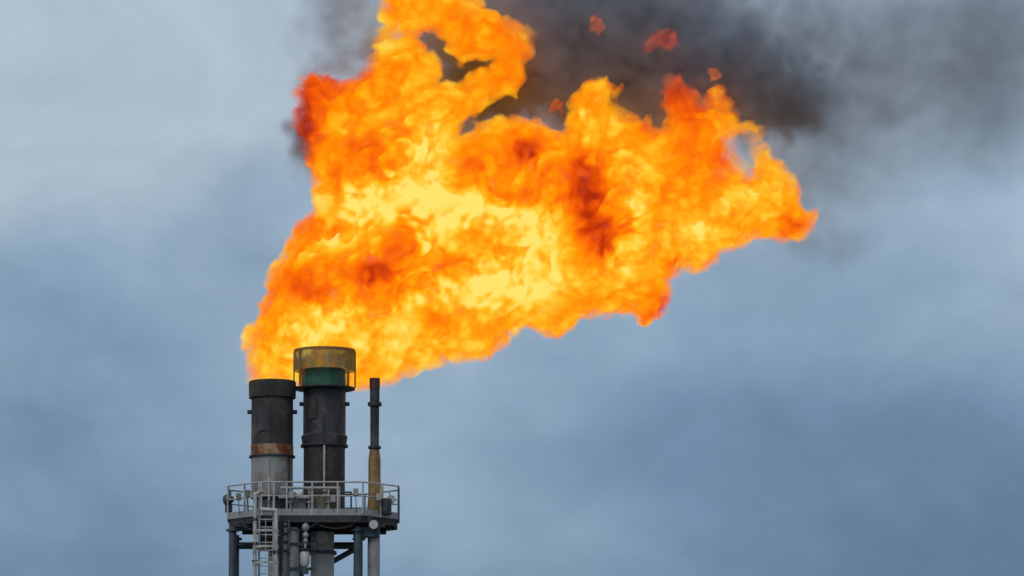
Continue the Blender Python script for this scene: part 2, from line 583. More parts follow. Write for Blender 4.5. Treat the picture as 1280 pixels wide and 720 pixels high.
# shield: bottom ring, perforated sheet, posts, top ring
RS = 37.5 * PX
sh = MB().lathe(c, [(RS - .012, Z(464, Y2)), (RS, Z(464, Y2)), (RS, zs1), (RS - .012, zs1)], 64, closed=True, wobble=.004).build('wind_shield', M['sheet'], st)
MB().lathe(c, [(RS - .03, zs1 - .02), (RS + .03, zs1 - .02), (RS + .03, zs1 + .07), (RS - .03, zs1 + .07)], 64, closed=True).build('shield_rim', M['brown'], sh)
MB().lathe(c, [(r2 - .02, zs0 - .08), (RS + .02, zs0 - .06), (RS + .02, zs0 + .0), (r2 - .02, zs0 - .025)], 64, closed=True).build('shield_floor', M['dark'], sh)
for a in (0, 42, 138, 180, 218, 322):
    ca, sa = math.cos(R(a)), math.sin(R(a))
    q = Matrix.Rotation(R(a), 4, 'Z')
    MB().box((S2 + (RS + .02) * ca, Y2 + (RS + .02) * sa, (zs0 + zs1) / 2), (.06, .07, zs1 - zs0 - .05), rot=q).build('shield_post', M['brown'], sh)

# ------------------------------------------------------------------ thin vent pipe at the right
S3, Y3 = X(468.5), -.6
st = thing('vent_pipe', 'thin right vent pipe, black above and stained yellow brown below', 'pipe', (S3, Y3, DECK))
c = (S3, Y3, 0)
MB().lathe(c, [(.14, Z(558, Y3)), (.17, Z(558, Y3)), (.175, Z(506, Y3)), (.185, Z(505, Y3)), (.19, Z(474, Y3)), (.14, Z(474, Y3))], 28, closed=True).build('upper_pipe', M['burnt_blue'], st)
MB().lathe(c, [(.15, Z(486, Y3)), (.2, Z(486, Y3)), (.205, Z(473, Y3)), (.15, Z(473, Y3))], 28, closed=True).build('tip_sleeve', metal('scorched_red_steel', (.05, .018, .014), (.1, .03, .02), (.03, .02, .02)), st)
MB().lathe(c, [(.16, Z(507.5, Y3)), (.27, Z(507.5, Y3)), (.27, Z(503, Y3)), (.16, Z(503, Y3))], 28, closed=True).build('collar', M['dark'], st)
MB().lathe(c, [(.12, Z(561, Y3)), (.25, Z(561, Y3)), (.25, Z(557.9, Y3)), (.12, Z(557.9, Y3))], 28, closed=True).build('flange', M['dark'], st)
MB().lathe(c, [(.27, DECK + .01), (.27, DECK + .5), (.24, DECK + .75), (.235, Z(575, Y3)), (.18, Z(561.5, Y3))], 28, wobble=.006).build('lower_pipe', M['olive'], st)
MB().rod((S3 + .19, Y3 - .1, DECK + .3), (S3 + .16, Y3 - .1, Z(568, Y3)), .05, n=10).build('drain_line', M['brown'], st)
MB().lathe(c, [(.36, DECK + .005), (.36, DECK + .08), (.2, DECK + .1)], 24).build('base_plate', M['slate'], st)
MB().rod((S3 + .3, Y3 - .05, DECK + .75), (S3 + .3, Y3 - .05, DECK + 1.2), .05, n=8).build('relief_valve', metal('yellow_tag_paint', (.4, .36, .14), (.5, .45, .2)), st)

# ------------------------------------------------------------------ pipes and fittings on the tower
def pipe(label, pts, r, m, clamp=None):
    p = thing('riser_pipe', label, 'pipe', pts[0], 'utility pipes on the tower')
    MB().tube(pts, r, n=14).build('pipe_run', m, p)
    if clamp:
        for z in clamp:
            MB().rod((pts[0][0], pts[0][1], z - .05), (pts[0][0], pts[0][1], z + .05), r * 1.5, n=14).build('clamp', M['dark'], p)
    return p


pipe('pale narrow pipe running up left of the caged ladder', [(X(322), -2.85, 1), (X(322), -2.85, DECK + .62), (X(331), -2.7, DECK + .75)], .075, M['galv'], [Z(690), Z(712), Z(660)])
pipe('pale pipe right of the caged ladder bending in under the deck', [(X(348), -2.8, 1), (X(348), -2.8, DECK + .0), (X(330), -2.8, DECK + .04)], .085, M['galv'], [Z(700)])
pipe('thick pale pipe between ladder and dark recess', [(X(369), -1.4, 1), (X(369), -1.4, DECK - .5)], .2, M['white'])
pipe('thin grey beaded pipe beside the thick pale pipe', [(X(359), -2.0, 1), (X(359), -2.0, DECK - .4)], .07, M['grey'], [Z(665), Z(675), Z(685), Z(696)])
pipe('slim pale pipe standing against the lower left barrel', [(X(337.5), -1.2, DECK), (X(337.5), -1.2, Z(600))], .05, M['galv'])

pipe('thin dark pipe between the beaded pipe and the thick pale pipe', [(X(363.5), -2.2, 1), (X(363.5), -2.2, DECK - .3)], .05, M['slate'], [Z(672), Z(700)])
pipe('thin dark pipe just right of the bent pale pipe', [(X(353.5), -2.4, 1), (X(353.5), -2.4, DECK - .3)], .06, M['dark'], [Z(668), Z(694)])
pipe('dark pipe behind the white canister', [(X(378), -1.0, 1), (X(378), -1.0, DECK - .4)], .1, M['slate'], [Z(694)])

# white canister and bead string in the dark recess
v = thing('control_valve', 'white canister valve hanging in the dark recess under the deck', 'valve', (X(383), -1.9, Z(716)))
MB().lathe((X(383), -1.9, 0), [(.0, Z(716)), (.13, Z(715)), (.19, Z(711)), (.19, Z(699)), (.15, Z(696)), (.05, Z(695.5))], 24).build('canister', M['white'], v)
MB().lathe((X(383), -1.9, 0), [(.22, Z(695)), (.22, Z(692)), (.06, Z(691.6))], 24).build('cap', M['dark'], v)
MB().rod((X(383.5), -1.9, Z(691.5)), (X(384), -1.9, DECK - .3), .04, n=10).build('stem', M['galv'], v)
for py_, rr in ((666, .15), (676, .12), (683, .1)):
    MB().ball((X(384), -1.9, Z(py_)), rr, (1, 1, 1.1)).build('bonnet', M['grey'], v)
MB().rod((X(383), -1.9, Z(724)), (X(383), -1.9, Z(716.2)), .15, n=16).build('tail_pipe', M['slate'], v)


def flood(label, x, y, z, yaw, s, m):
    f = thing('floodlight', label, 'floodlight', (x, y, z), 'floodlights fixed to the platform')
    d = Vector((math.sin(yaw), -math.cos(yaw), -.15)).normalized()
    p = Vector((x, y, z))
    MB().rod(p - d * .18 * s, p, .09 * s, .17 * s, n=20).rod(p, p + d * .08 * s, .19 * s, n=24).build('housing', m, f)
    MB().rod(p + d * .08 * s, p + d * .1 * s, .155 * s, n=24).build('lens', M['lamp'], f)
    MB().bar(p - d * .1 * s, p - d * .1 * s + Vector((0, .25, .28 * s)), .05, .05).build('bracket', M['slate'], f)
    return f


flood('round pale floodlight hung under the right end of the deck', X(468), -1.75, Z(662), .1, 1.1, M['dark'])
f = flood('dark floodlight clamped to the left end of the railing', X(286), -.5, Z(627), -2.2, 1.2, M['slate'])
MB().box((X(286.5), -.35, Z(637)), (.28, .3, .3)).build('ballast_box', M['slate'], f, bevel=.03)
flood('pale floodlight on the railing at the right end of the deck', X(489), -1.2, Z(629), .5, .9, M['grey'])

# cabinets and pipework standing on the deck
for lab, px_, pw, py0, py1, y, mm in (
        ('pale steel junction cabinet on the deck between the two big stacks', 375, 17, 622, 643, -1.4, M['grey']),
        ('olive valve manifold box in front of the centre stack', 402, 22, 618, 643, -1.45, M['drab']),
        ('small dark box at the foot of the vent pipe', 484, 12, 622, 642, -1.25, M['dark'])):
    q = thing('cabinet', lab, 'cabinet', (X(px_), y, DECK), 'equipment cabinets on the deck')
    z0, z1 = DECK + .02, DECK + (py1 - py0) * PX
    wd = pw * PX
    MB().box((X(px_), y, (z0 + z1) / 2), (wd, .4, z1 - z0)).build('cabinet_body', mm, q, bevel=.02)
    MB().box((X(px_) - wd * .1, y - .215, (z0 + z1) / 2), (wd * .6, .03, (z1 - z0) * .75)).build('door', M['pale'] if mm is M['grey'] else mm, q, bevel=.008)
    MB().rod((X(px_) + wd * .3, y, z1), (X(px_) + wd * .3, y, z1 + .3), .03, n=8).build('conduit', M['galv'], q)
g = thing('pipe_manifold', 'pale header pipe with flanged branches in front of the centre stack', 'pipe', (X(400), -1.72, DECK))
MB().tube([(X(352), -1.72, DECK + 1.0), (X(425), -1.72, DECK + 1.0), (X(425), -1.72, DECK + .1)], .055, n=12).build('header', M['white'], g)
for px_ in (365, 388, 412):
    MB().rod((X(px_), -1.72, DECK + .05), (X(px_), -1.72, DECK + .99), .04, n=10).build('branch', M['galv'], g)
    MB().lathe((X(px_), -1.72, 0), [(.03, DECK + .42), (.1, DECK + .42), (.1, DECK + .48), (.03, DECK + .48)], 16, closed=True).build('flange', M['white'], g)
MB().ball((X(376), -1.72, DECK + .72), .13).build('valve_body', M['white'], g)
MB().tube([(X(350), -1.8, DECK + .62), (X(392), -1.8, DECK + .62), (X(392), -1.8, DECK + .06)], .05, n=10).build('lower_header', M['galv'], g)
MB().tube([(X(384), -1.5, DECK + .3), (X(384), -1.5, DECK + .86), (X(440), -1.5, DECK + .86), (X(440), -1.5, DECK + .04)], .035, n=10).build('branch', M['slate'], g)
for px_, dz in ((368, .8), (390, .78), (408, .7)):
    MB().lathe((X(px_), -1.9, DECK + dz), [(.09, -.015), (.12, -.015), (.12, .015), (.09, .015)], 16, closed=True).rod((X(px_) - .1, -1.9, DECK + dz), (X(px_) + .1, -1.9, DECK + dz), .012, n=6).rod((X(px_), -1.9, DECK + dz - .2), (X(px_), -1.9, DECK + dz + .02), .02, n=8).build('hand_wheel', M['rust'], g)

# ------------------------------------------------------------------ numpy field tools
def band(shape, vox, wl, seed, stretch=1.0):
    """Band-limited noise of wavelength wl metres, unit deviation, drawn out along the wind by stretch."""
    rng = np.random.default_rng(seed)
    f = np.fft.rfftn(rng.standard_normal(shape).astype(np.float32))
    ks = [np.fft.fftfreq(n, vox) for n in shape[:2]] + [np.fft.rfftfreq(shape[2], vox)]
    kx, ky, kz = ks[0][:, None, None], ks[1][None, :, None], ks[2][None, None, :]
    al, ac = kx * .80 + kz * .60, -kx * .60 + kz * .80
    k = np.sqrt((al * stretch) ** 2 + ky ** 2 + ac ** 2)
    k0 = 1.0 / wl
    f *= np.exp(-((k - k0) / (.45 * k0)) ** 2)
    r = np.fft.irfftn(f, s=shape).astype(np.float32)
    return r / r.std()


def poly_sdf(poly, U, V):
    """Signed distance (positive inside) from points U, V to a closed polygon."""
    P = np.array(poly, float)
    Q = np.roll(P, -1, 0)
    best = np.full(U.shape, 1e9)
    inside = np.zeros(U.shape, bool)
    for (ax, ay), (bx, by) in zip(P, Q):
        dx, dy = bx - ax, by - ay
        t = np.clip(((U - ax) * dx + (V - ay) * dy) / (dx * dx + dy * dy + 1e-12), 0, 1)
        best = np.minimum(best, (U - ax - t * dx) ** 2 + (V - ay - t * dy) ** 2)
        cond = (ay > V) != (by > V)
        if by != ay:
            inside ^= cond & (U < ax + (V - ay) / (by - ay) * dx)
    d = np.sqrt(best)
    return np.where(inside, d, -d)


def bilinear(a, i, j):
    i = np.clip(i, 0, a.shape[0] - 1.001)
    j = np.clip(j, 0, a.shape[1] - 1.001)
    i0 = i.astype(np.int32)
    j0 = j.astype(np.int32)
    fi, fj = i - i0, j - j0
    return (a[i0, j0] * (1 - fi) + a[i0 + 1, j0] * fi) * (1 - fj) + (a[i0, j0 + 1] * (1 - fi) + a[i0 + 1, j0 + 1] * fi) * fj


def trilinear(a, p):
    q = np.clip(p, 0, np.array(a.shape) - 1.001)
    i = q.astype(np.int32)
    f = (q - i).astype(np.float32)
    r = 0
    for dx in (0, 1):
        for dy in (0, 1):
            for dz in (0, 1):
                wgt = (f[:, 0] if dx else 1 - f[:, 0]) * (f[:, 1] if dy else 1 - f[:, 1]) * (f[:, 2] if dz else 1 - f[:, 2])
                r = r + wgt * a[i[:, 0] + dx, i[:, 1] + dy, i[:, 2] + dz]
    return r


def surface_nets(f, iso):
    g = f - iso
    s = g > 0
    n = np.array(g.shape)
    cnt = np.zeros(tuple(n - 1), np.int8)
    corners = [(a, b, c_) for a in (0, 1) for b in (0, 1) for c_ in (0, 1)]
    for a, b, c_ in corners:
        cnt += s[a:n[0] - 1 + a, b:n[1] - 1 + b, c_:n[2] - 1 + c_]
    act = (cnt > 0) & (cnt < 8)
    idx = np.argwhere(act)
    ids = np.full(act.shape, -1, np.int32)
    ids[act] = np.arange(len(idx))
    vals = {c: g[idx[:, 0] + c[0], idx[:, 1] + c[1], idx[:, 2] + c[2]] for c in corners}
    acc = np.zeros((len(idx), 3))
    num = np.zeros(len(idx))
    for c in corners:
        for ax in range(3):
            if c[ax] == 0:
                d = list(c)
                d[ax] = 1
                va, vb = vals[c], vals[tuple(d)]
                cr_ = (va > 0) != (vb > 0)
                t = np.where(cr_, va / np.where(cr_, va - vb, 1), 0)
                p = np.array(c, float)[None, :].repeat(len(idx), 0)
                p[:, ax] += t
                acc += p * cr_[:, None]
                num += cr_
    verts = idx + acc / num[:, None]
    quads = []
    for ax in range(3):
        o1, o2 = [k for k in range(3) if k != ax]
        sl0 = [slice(None)] * 3
        sl1 = [slice(None)] * 3
        sl0[ax] = slice(0, -1)
        sl1[ax] = slice(1, None)
        ch = s[tuple(sl0)] != s[tuple(sl1)]
        e = np.argwhere(ch)
        ok = (e[:, o1] > 0) & (e[:, o2] > 0) & (e[:, o1] < n[o1] - 1) & (e[:, o2] < n[o2] - 1)
        e = e[ok]
        q = []
        for d1, d2 in ((-1, -1), (0, -1), (0, 0), (-1, 0)):
            p = e.copy()
            p[:, o1] += d1
            p[:, o2] += d2
            q.append(ids[p[:, 0], p[:, 1], p[:, 2]])
        quads.append(np.stack(q, 1))
    return verts, np.concatenate(quads)


def mesh_from(name, verts, quads, attrs):
    me = bpy.data.meshes.new(name)
    me.vertices.add(len(verts))
    me.vertices.foreach_set('co', verts.astype(np.float32).ravel())
    me.loops.add(len(quads) * 4)
    me.loops.foreach_set('vertex_index', quads.astype(np.int32).ravel())
    me.polygons.add(len(quads))
    me.polygons.foreach_set('loop_start', np.arange(0, len(quads) * 4, 4, dtype=np.int32))
    me.update(calc_edges=True)
    for k, a in attrs.items():
        at_ = me.attributes.new(k, 'FLOAT', 'POINT')
        at_.data.foreach_set('value', a.astype(np.float32))
    return me


TAN = math.tan(TH)


def uv(px, py):
    """Flame frame: metres across and up in the plane through the tower's axis."""
    return ((px - 640) * PX, PITCH_TARGET + (360 - py) * PX / math.cos(TH))


# ------------------------------------------------------------------ flame
OUTLINE = [(317, 478), (313, 455), (309, 438), (306, 415), (318, 405), (327, 385), (336, 360), (344, 331), (359, 315), (367, 291), (376, 278),
           (390, 265), (396, 250), (394, 228), (386, 202), (378, 178), (368, 152), (365, 120), (372, 103), (387, 92), (403, 88), (415, 93), (427, 103),
           (446, 97), (460, 82), (466, 70), (470, 50), (478, 36), (477, 10), (484, -12), (492, -35), (512, -48), (532, -40), (548, -52), (566, -30), (585, -22), (600, -2), (610, 3), (624, 13), (637, 25),
           (652, 26), (665, 38), (662, 57), (655, 78), (652, 102), (645, 113), (628, 112), (613, 118), (594, 137), (580, 148), (572, 155), (573, 168),
           (583, 165), (600, 152), (622, 146), (647, 145), (672, 151), (690, 163), (701, 167), (708, 160), (712, 146), (715, 133), (716, 118), (724, 106),
           (742, 97), (755, 98), (773, 104), (765, 112), (762, 120), (771, 131), (787, 143), (803, 150), (812, 142), (820, 158), (832, 160), (836, 140), (829, 112), (836, 94), (846, 86), (854, 100), (868, 112), (876, 130), (884, 122),
           (891, 112), (900, 108), (909, 121), (920, 139), (928, 150), (938, 152), (951, 158), (958, 180), (971, 197), (984, 213), (997, 224), (997, 250),
           (1008, 262), (1019, 264), (1017, 277), (1006, 297), (987, 298), (965, 294), (947, 293), (922, 305), (902, 311), (891, 327), (872, 339), (858, 330), (843, 340),
           (836, 356), (837, 374), (828, 389), (810, 406), (796, 397), (775, 391), (748, 393), (724, 398), (709, 415), (692, 422), (672, 414), (656, 408),
           (640, 420), (632, 432), (615, 441), (602, 449), (580, 447), (556, 452), (526, 461), (500, 472), (478, 478), (452, 484), (430, 486), (400, 486), (372, 480), (345, 480)]
HOLES = [[(525, 32), (537, 29), (556, 42), (563, 62), (577, 72), (600, 69), (619, 62), (623, 70), (603, 82), (588, 93), (566, 103), (545, 97), (549, 80), (535, 62), (524, 50)],
         [(487, 35), (495, 31), (505, 35), (503, 43), (490, 43)],
         [(914, 174), (922, 163), (934, 166), (941, 176), (937, 190), (942, 206), (939, 218), (931, 212), (927, 198), (919, 190)]]
HEAT = [  # px, py, radius x, radius y, change of temperature
    (543, 184, 24, 46, .34), (445, 256, 42, 20, .36), (470, 270, 50, 20, .14), (503, 244, 52, 20, .34), (420, 300, 30, 14, .1), (538, 258, 34, 20, .3), (580, 257, 40, 18, .28), (614, 264, 32, 16, .26), (554, 297, 28, 30, .24), (640, 276, 28, 20, .24), (668, 294, 28, 24, .18),
    (615, 344, 32, 24, .24), (559, 368, 30, 18, .32), (500, 406, 26, 22, .28), (604, 380, 34, 20, .18), (665, 338, 32, 28, .2), (645, 366, 30, 22, .2), (457, 312, 24, 14, .16), (407, 409, 50, 22, .18), (574, 424, 40, 14, .14), (380, 440, 75, 24, .13), (440, 395, 22, 20, .14), (470, 440, 50, 16, .1), (530, 430, 30, 14, .1),
    (466, 340, 40, 34, -.2), (463, 348, 12, 16, -.14), (490, 318, 26, 14, -.1), (508, 284, 20, 34, -.27), (554, 328, 40, 13, -.26), (480, 330, 40, 26, -.12), (457, 181, 30, 13, -.26), (478, 206, 42, 11, -.2), (425, 226, 12, 28, -.2), (371, 353, 26, 22, -.24), (398, 368, 24, 14, -.18), (402, 282, 32, 12, -.2), (549, 399, 18, 20, -.14), (344, 380, 12, 28, -.16), (375, 310, 16, 30, -.1),
    (635, 201, 56, 44, -.16), (665, 188, 18, 20, -.28), (668, 185, 8, 8, -.12), (594, 201, 16, 14, -.2), (640, 247, 42, 8, -.16), (620, 150, 40, 7, .1),
    (729, 194, 11, 13, -.22), (742, 240, 18, 44, -.2), (755, 296, 16, 28, -.24), (760, 305, 9, 10, -.12), (716, 226, 14, 30, -.12), (734, 250, 32, 66, -.22), (785, 283, 10, 16, -.2),
    (797, 252, 16, 36, .28), (802, 207, 32, 24, .16), (858, 290, 32, 20, .22), (924, 254, 26, 16, .15), (975, 222, 18, 26, .14), (787, 334, 32, 18, .17), (741, 351, 42, 16, .14), (683, 295, 34, 28, .2), (672, 364, 26, 26, .18), (747, 130, 22, 24, .05), (700, 385, 30, 14, .08), (905, 290, 36, 12, .1),
    (863, 192, 46, 30, -.17), (899, 197, 14, 20, -.2), (812, 381, 28, 18, -.18), (810, 400, 12, 8, -.25), (828, 384, 12, 12, -.2), (843, 326, 9, 10, -.3), (990, 283, 14, 14, -.3), (1012, 270, 12, 16, -.12), (824, 258, 22, 40, -.09), (812, 161, 22, 12, -.16), (870, 150, 26, 20, -.12),
    (398, 118, 32, 34, -.24), (378, 165, 24, 62, -.42), (420, 95, 30, 16, -.16), (450, 80, 18, 18, -.32), (848, 108, 24, 30, -.38), (893, 112, 22, 18, -.36), (880, 140, 22, 12, -.14), (560, 20, 90, 60, -.05), (640, 70, 26, 50, -.10), (470, 130, 80, 26, -.05), (600, 95, 40, 14, -.08)]
THIN = [(370, 145, 18, 58, .82), (902, 128, 16, 22, .35), (760, 112, 24, 16, .3), (985, 225, 14, 16, .35), (600, 105, 50, 14, .25), (840, 165, 26, 12, .35), (640, 426, 14, 10, .4), (560, 455, 30, 8, .3), (383, 200, 9, 30, .5), (848, 108, 26, 32, .62), (455, 78, 20, 18, .6), (928, 180, 30, 44, .86), (950, 168, 16, 16, .5), (315, 440, 12, 40, .35), (340, 470, 40, 8, .35), (745, 393, 25, 8, .4), (1012, 270, 10, 12, .3)]

VX = .09
u0, v1 = uv(288, -75)
u1, v0 = uv(1034, 500)
Y0F, Y1F = -1.2, 10.2
nu, ny, nv = int((u1 - u0) / VX), int((Y1F - Y0F) / VX), int((v1 - v0) / VX)
shape = (nu, ny, nv)
gu = u0 + VX * np.arange(nu)
gy = Y0F + VX * np.arange(ny)
gv = v0 + VX * np.arange(nv)
U2, V2 = np.meshgrid(gu, gv, indexing='ij')
d2 = poly_sdf([uv(*p) for p in OUTLINE], U2, V2)
for hl in HOLES:
    d2 = np.minimum(d2, -poly_sdf([uv(*p) for p in hl], U2, V2))
d2 = d2.astype(np.float32)


def gauss_map(lst):
    r = np.zeros_like(U2, dtype=np.float32)
    for px_, py_, rx, ry, a in lst:
        cu, cv = uv(px_, py_)
        r += a * np.exp(-((U2 - cu) / (rx * PX)) ** 2 - ((V2 - cv) / (ry * PX)) ** 2)
    return r


heat2, thin2 = gauss_map(HEAT), gauss_map(THIN)
nA = band(shape, VX, 2.7, 11, 1.25)
nB = band(shape, VX, 1.25, 12, 1.15)
nC = band(shape, VX, .6, 13, 1.1)
nD = band(shape, VX, .3, 14)
wu, wv = band(shape, VX, .95, 21), band(shape, VX, .95, 22)
I = np.arange(nu, dtype=np.float32)[:, None, None] + (wu * .09 + nC * .06 * (1 + .5 * nA)) / VX
J = np.arange(nv, dtype=np.float32)[None, None, :] + (wv * .10 - nD * .05) / VX
dd = bilinear(d2, np.broadcast_to(I, shape), np.broadcast_to(J, shape))
ymid = 3.3 + .117 * (U2 - uv(405, 0)[0]) + .02 * (V2 - uv(0, 470)[1])
ymid = ymid[:, None, :] + .55 * nA[:, ny // 2:ny // 2 + 1, :]
yy = gy[None, :, None] - ymid
RC = 1.5
billow = (np.sqrt(nA ** 2 + .08) * .55 + np.sqrt(nB ** 2 + .1) * .36 + np.sqrt(nC ** 2 + .15) * .12 - .8)
depth = np.clip(dd, 0, 3.0)
F = dd - yy * yy / (2 * RC) + billow * (.10 + .34 * depth)
F = np.minimum(F, d2[:, None, :] + .2).astype(np.float32)      # no loose crumbs far outside the body
# temperature, plus crease darkening that puts the folds' shading into the colour
fold_shade = np.exp(-(nB / .20) ** 2) * np.clip(.5 + .5 * nA, 0, 1.2) + .6 * np.exp(-(nC / .22) ** 2) * np.clip(.4 - .5 * nA, 0, 1)
heat = .605 + .11 * billow + .05 * np.tanh(2.2 * nA) + .07 * np.tanh(2.0 * nB) + .05 * nC + .045 * nD - .14 * fold_shade
warm_i = np.arange(nu, dtype=np.float32)[:, None, None] + (wu * .12 + nB * .10 + nC * .07 + nD * .05) / VX
warm_j = np.arange(nv, dtype=np.float32)[None, None, :] + (wv * .12 - nA * .06 + nC * .06 - nD * .05) / VX
hm = bilinear(heat2, np.broadcast_to(warm_i, shape), np.broadcast_to(warm_j, shape))
heat = heat + hm * (1.05 + .15 * nC + .15 * nB + .12 * nD)
heat += .06 * np.clip(F, 0, 1)
tm = np.clip(bilinear(thin2, np.broadcast_to(warm_i, shape), np.broadcast_to(warm_j, shape)), 0, .93)
allv, allq, ah, aa = [], [], [], []
off = 0
for iso, al in ((-.09, .10), (-.03, .20), (.05, .32), (.15, .42), (.28, .55), (.48, .8)):
    vv, qq = surface_nets(F, iso)
    allq.append(qq + off)
    off += len(vv)
    ah.append(trilinear(heat, vv))
    aa.append(np.clip(al * (1 - trilinear(tm, vv)) * (1 + .22 * trilinear(nB, vv) + .15 * trilinear(nC, vv)), .03, .95))
    wpos = np.stack([u0 + vv[:, 0] * VX, Y0F + vv[:, 1] * VX, v0 + vv[:, 2] * VX], 1)
    wpos[:, 2] += TAN * wpos[:, 1]
    wpos[:, 0] *= 1 + (wpos[:, 1]) / 300.0
    allv.append(wpos)

fm = bpy.data.materials.new('burning_gas')
fm.use_nodes = True
t = fm.node_tree
t.nodes.clear()
o = t.nodes.new('ShaderNodeOutputMaterial')
a1 = t.nodes.new('ShaderNodeAttribute')
a1.attribute_name = 'warmth'
a2 = t.nodes.new('ShaderNodeAttribute')
a2.attribute_name = 'body'
rp = t.nodes.new('ShaderNodeValToRGB')
FST = [(0.0, (.16, .012, .004)), (.16, (.5, .03, .003)), (.32, (.9, .105, .003)), (.46, (1.0, .205, .002)), (.6, (1.0, .325, .003)), (.74, (1.0, .47, .012)), (.88, (1.0, .63, .055)), (1.0, (1.0, .76, .15))]
set_ramp(rp.color_ramp, FST)
t.links.new(a1.outputs['Fac'], rp.inputs[0])
em = t.nodes.new('ShaderNodeEmission')
em.inputs[1].default_value = 1.03
t.links.new(rp.outputs[0], em.inputs[0])
tr = t.nodes.new('ShaderNodeBsdfTransparent')
mix = t.nodes.new('ShaderNodeMixShader')
t.links.new(a2.outputs['Fac'], mix.inputs[0])
t.links.new(tr.outputs[0], mix.inputs[1])
t.links.new(em.outputs[0], mix.inputs[2])
t.links.new(mix.outputs[0], o.inputs[0])
fm.cycles.emission_sampling = 'NONE'

me = mesh_from('flame', np.concatenate(allv), np.concatenate(allq), {'warmth': np.concatenate(ah), 'body': np.concatenate(aa)})
me.materials.append(fm)
flame = bpy.data.objects.new('flame', me)
COL.objects.link(flame)
tag(flame, 'huge orange and yellow flame streaming right from the stack tips', 'flame')
print('flame faces', len(me.polygons))

# loose scraps of flame burning in the smoke
def scrap(label, px_, py_, rx, ry, y, seed, ht, body):
    nn = 40
    vx = 2.6 * max(rx, ry) * PX / nn
    sh_ = (nn, nn, nn)
    g_ = (np.arange(nn) - nn / 2 + .5) * vx
    a, b, c_ = np.meshgrid(g_, g_, g_, indexing='ij')
    size = max(rx, ry) * PX
    n_a, n_b = band(sh_, vx, size * 1.3, seed, 1.5), band(sh_, vx, size * .7, seed + 1, 1.5)
    f_ = 1 - np.sqrt((a / (rx * PX)) ** 2 + (b / (rx * PX)) ** 2 + (c_ / (ry * PX)) ** 2) + .22 * n_a + .08 * n_b - .05
    edge = np.minimum.reduce([nn / 2 * vx - np.abs(k_) for k_ in (a, b, c_)])
    f_ = np.minimum(f_, edge / size - .08).astype(np.float32)
    V_, Q_, H_, B_ = [], [], [], []
    of = 0
    for iso, al in ((0.0, .3), (.15, .4), (.3, .5)):
        vv, qq = surface_nets(f_, iso)
        if not len(vv):
            continue
        Q_.append(qq + of)
        of += len(vv)
        H_.append(ht + .1 * trilinear(n_b, vv) + .2 * iso)
        B_.append(np.full(len(vv), al * body))
        V_.append((vv - nn / 2) * vx)
    m_ = mesh_from('flame_scrap', np.concatenate(V_), np.concatenate(Q_), {'warmth': np.concatenate(H_), 'body': np.concatenate(B_)})
    m_.materials.append(fm)
    o_ = bpy.data.objects.new('flame_scrap', m_)
    COL.objects.link(o_)
    o_.location = at(px_, py_, y)
    tag(o_, label, 'flame', 'loose flame scraps in the smoke')


scrap('small dull red flame scrap high in the dark smoke, left of the larger one', 746, 31, 10, 13, 4.0, 31, .32, .13)
scrap('largest red flame scrap, high in the smoke above the red flame tongue', 827, 50, 20, 14, 4.5, 35, .18, .22)
scrap('tiny red flame scrap in the smoke just above the round orange billow', 695, 132, 9, 8, 3.5, 39, .22, .2)
scrap('tiny orange flame scrap just above the pointed right flame tip', 893, 93, 9, 7, 4.5, 43, .42, .13)

# ------------------------------------------------------------------ smoke
SV = .2
su0, sv1 = uv(300, -110)
su1, sv0 = uv(1400, 380)
SY0, SY1 = 2.0, 13.0
sn = (int((su1 - su0) / SV), int((SY1 - SY0) / SV), int((sv1 - sv0) / SV))
xs = su0 + SV * np.arange(sn[0])
ys = SY0 + SV * np.arange(sn[1])
zs_ = sv0 + SV * np.arange(sn[2])
PUFF = [  # px, py, rx, ry, depth y, depth radius, density per metre
    (720, 30, 130, 80, 7.5, 3.0, .62), (800, 75, 90, 65, 7.5, 2.6, .65), (650, 20, 90, 80, 7.5, 2.5, .6), (690, 115, 90, 50, 7.5, 2.2, .8), (610, 125, 60, 35, 7.0, 1.8, .8), (855, 25, 60, 60, 8, 2.5, .3),
    (800, 135, 80, 35, 7.5, 2.0, .8), (880, 105, 50, 40, 7.5, 1.8, .9), (925, 88, 50, 40, 7.5, 1.6, 1.5), (975, 108, 46, 36, 7.5, 1.5, 1.8), (1010, 136, 24, 20, 7.5, 1.0, 3.0), (945, 135, 60, 20, 7.5, 1.5, 1.0), (560, 60, 90, 50, 7.0, 1.5, .6), (770, 0, 120, 70, 8, 3, .5),
    (420, 30, 50, 66, 6.0, 2.0, .15), (440, -20, 50, 50, 6.0, 2.0, .16), (450, 70, 30, 28, 5.0, 1.2, .7), (405, 90, 28, 16, 4.6, 1.0, .5), (382, 115, 16, 40, 4.6, .8, .7), (388, 178, 12, 40, 4.6, .8, 1.2), (396, 214, 9, 20, 4.4, .6, 2.0), (380, 210, 16, 22, 4.6, .7, .3),
    (1040, 50, 150, 100, 8.5, 3.5, .13), (1150, 60, 170, 110, 9, 3.5, .11), (1245, 0, 90, 70, 9, 3, .2), (1265, 110, 60, 90, 9, 3, .09), (1340, 40, 110, 120, 9, 3, .1), (1100, 150, 190, 80, 8.5, 3, .085), (1060, 230, 100, 70, 8.5, 2.5, .06), (1055, 306, 50, 22, 8, 1.8, .16), (1000, 190, 60, 60, 8, 2, .12), (990, 20, 110, 70, 8, 2.5, .09), (1010, 260, 40, 40, 8, 1.5, .1)]
rho = np.zeros(sn, np.float32)
s1 = band(sn, SV, 5.0, 51)
s2 = band(sn, SV, 2.2, 52)
s3 = band(sn, SV, 1.0, 53)
s4 = band(sn, SV, .55, 54)
WX = xs[:, None, None] + .15 * s1 + .18 * s2 + .1 * s3
WZ = zs_[None, None, :] + .22 * band(sn, SV, 2.6, 55) + .1 * s3
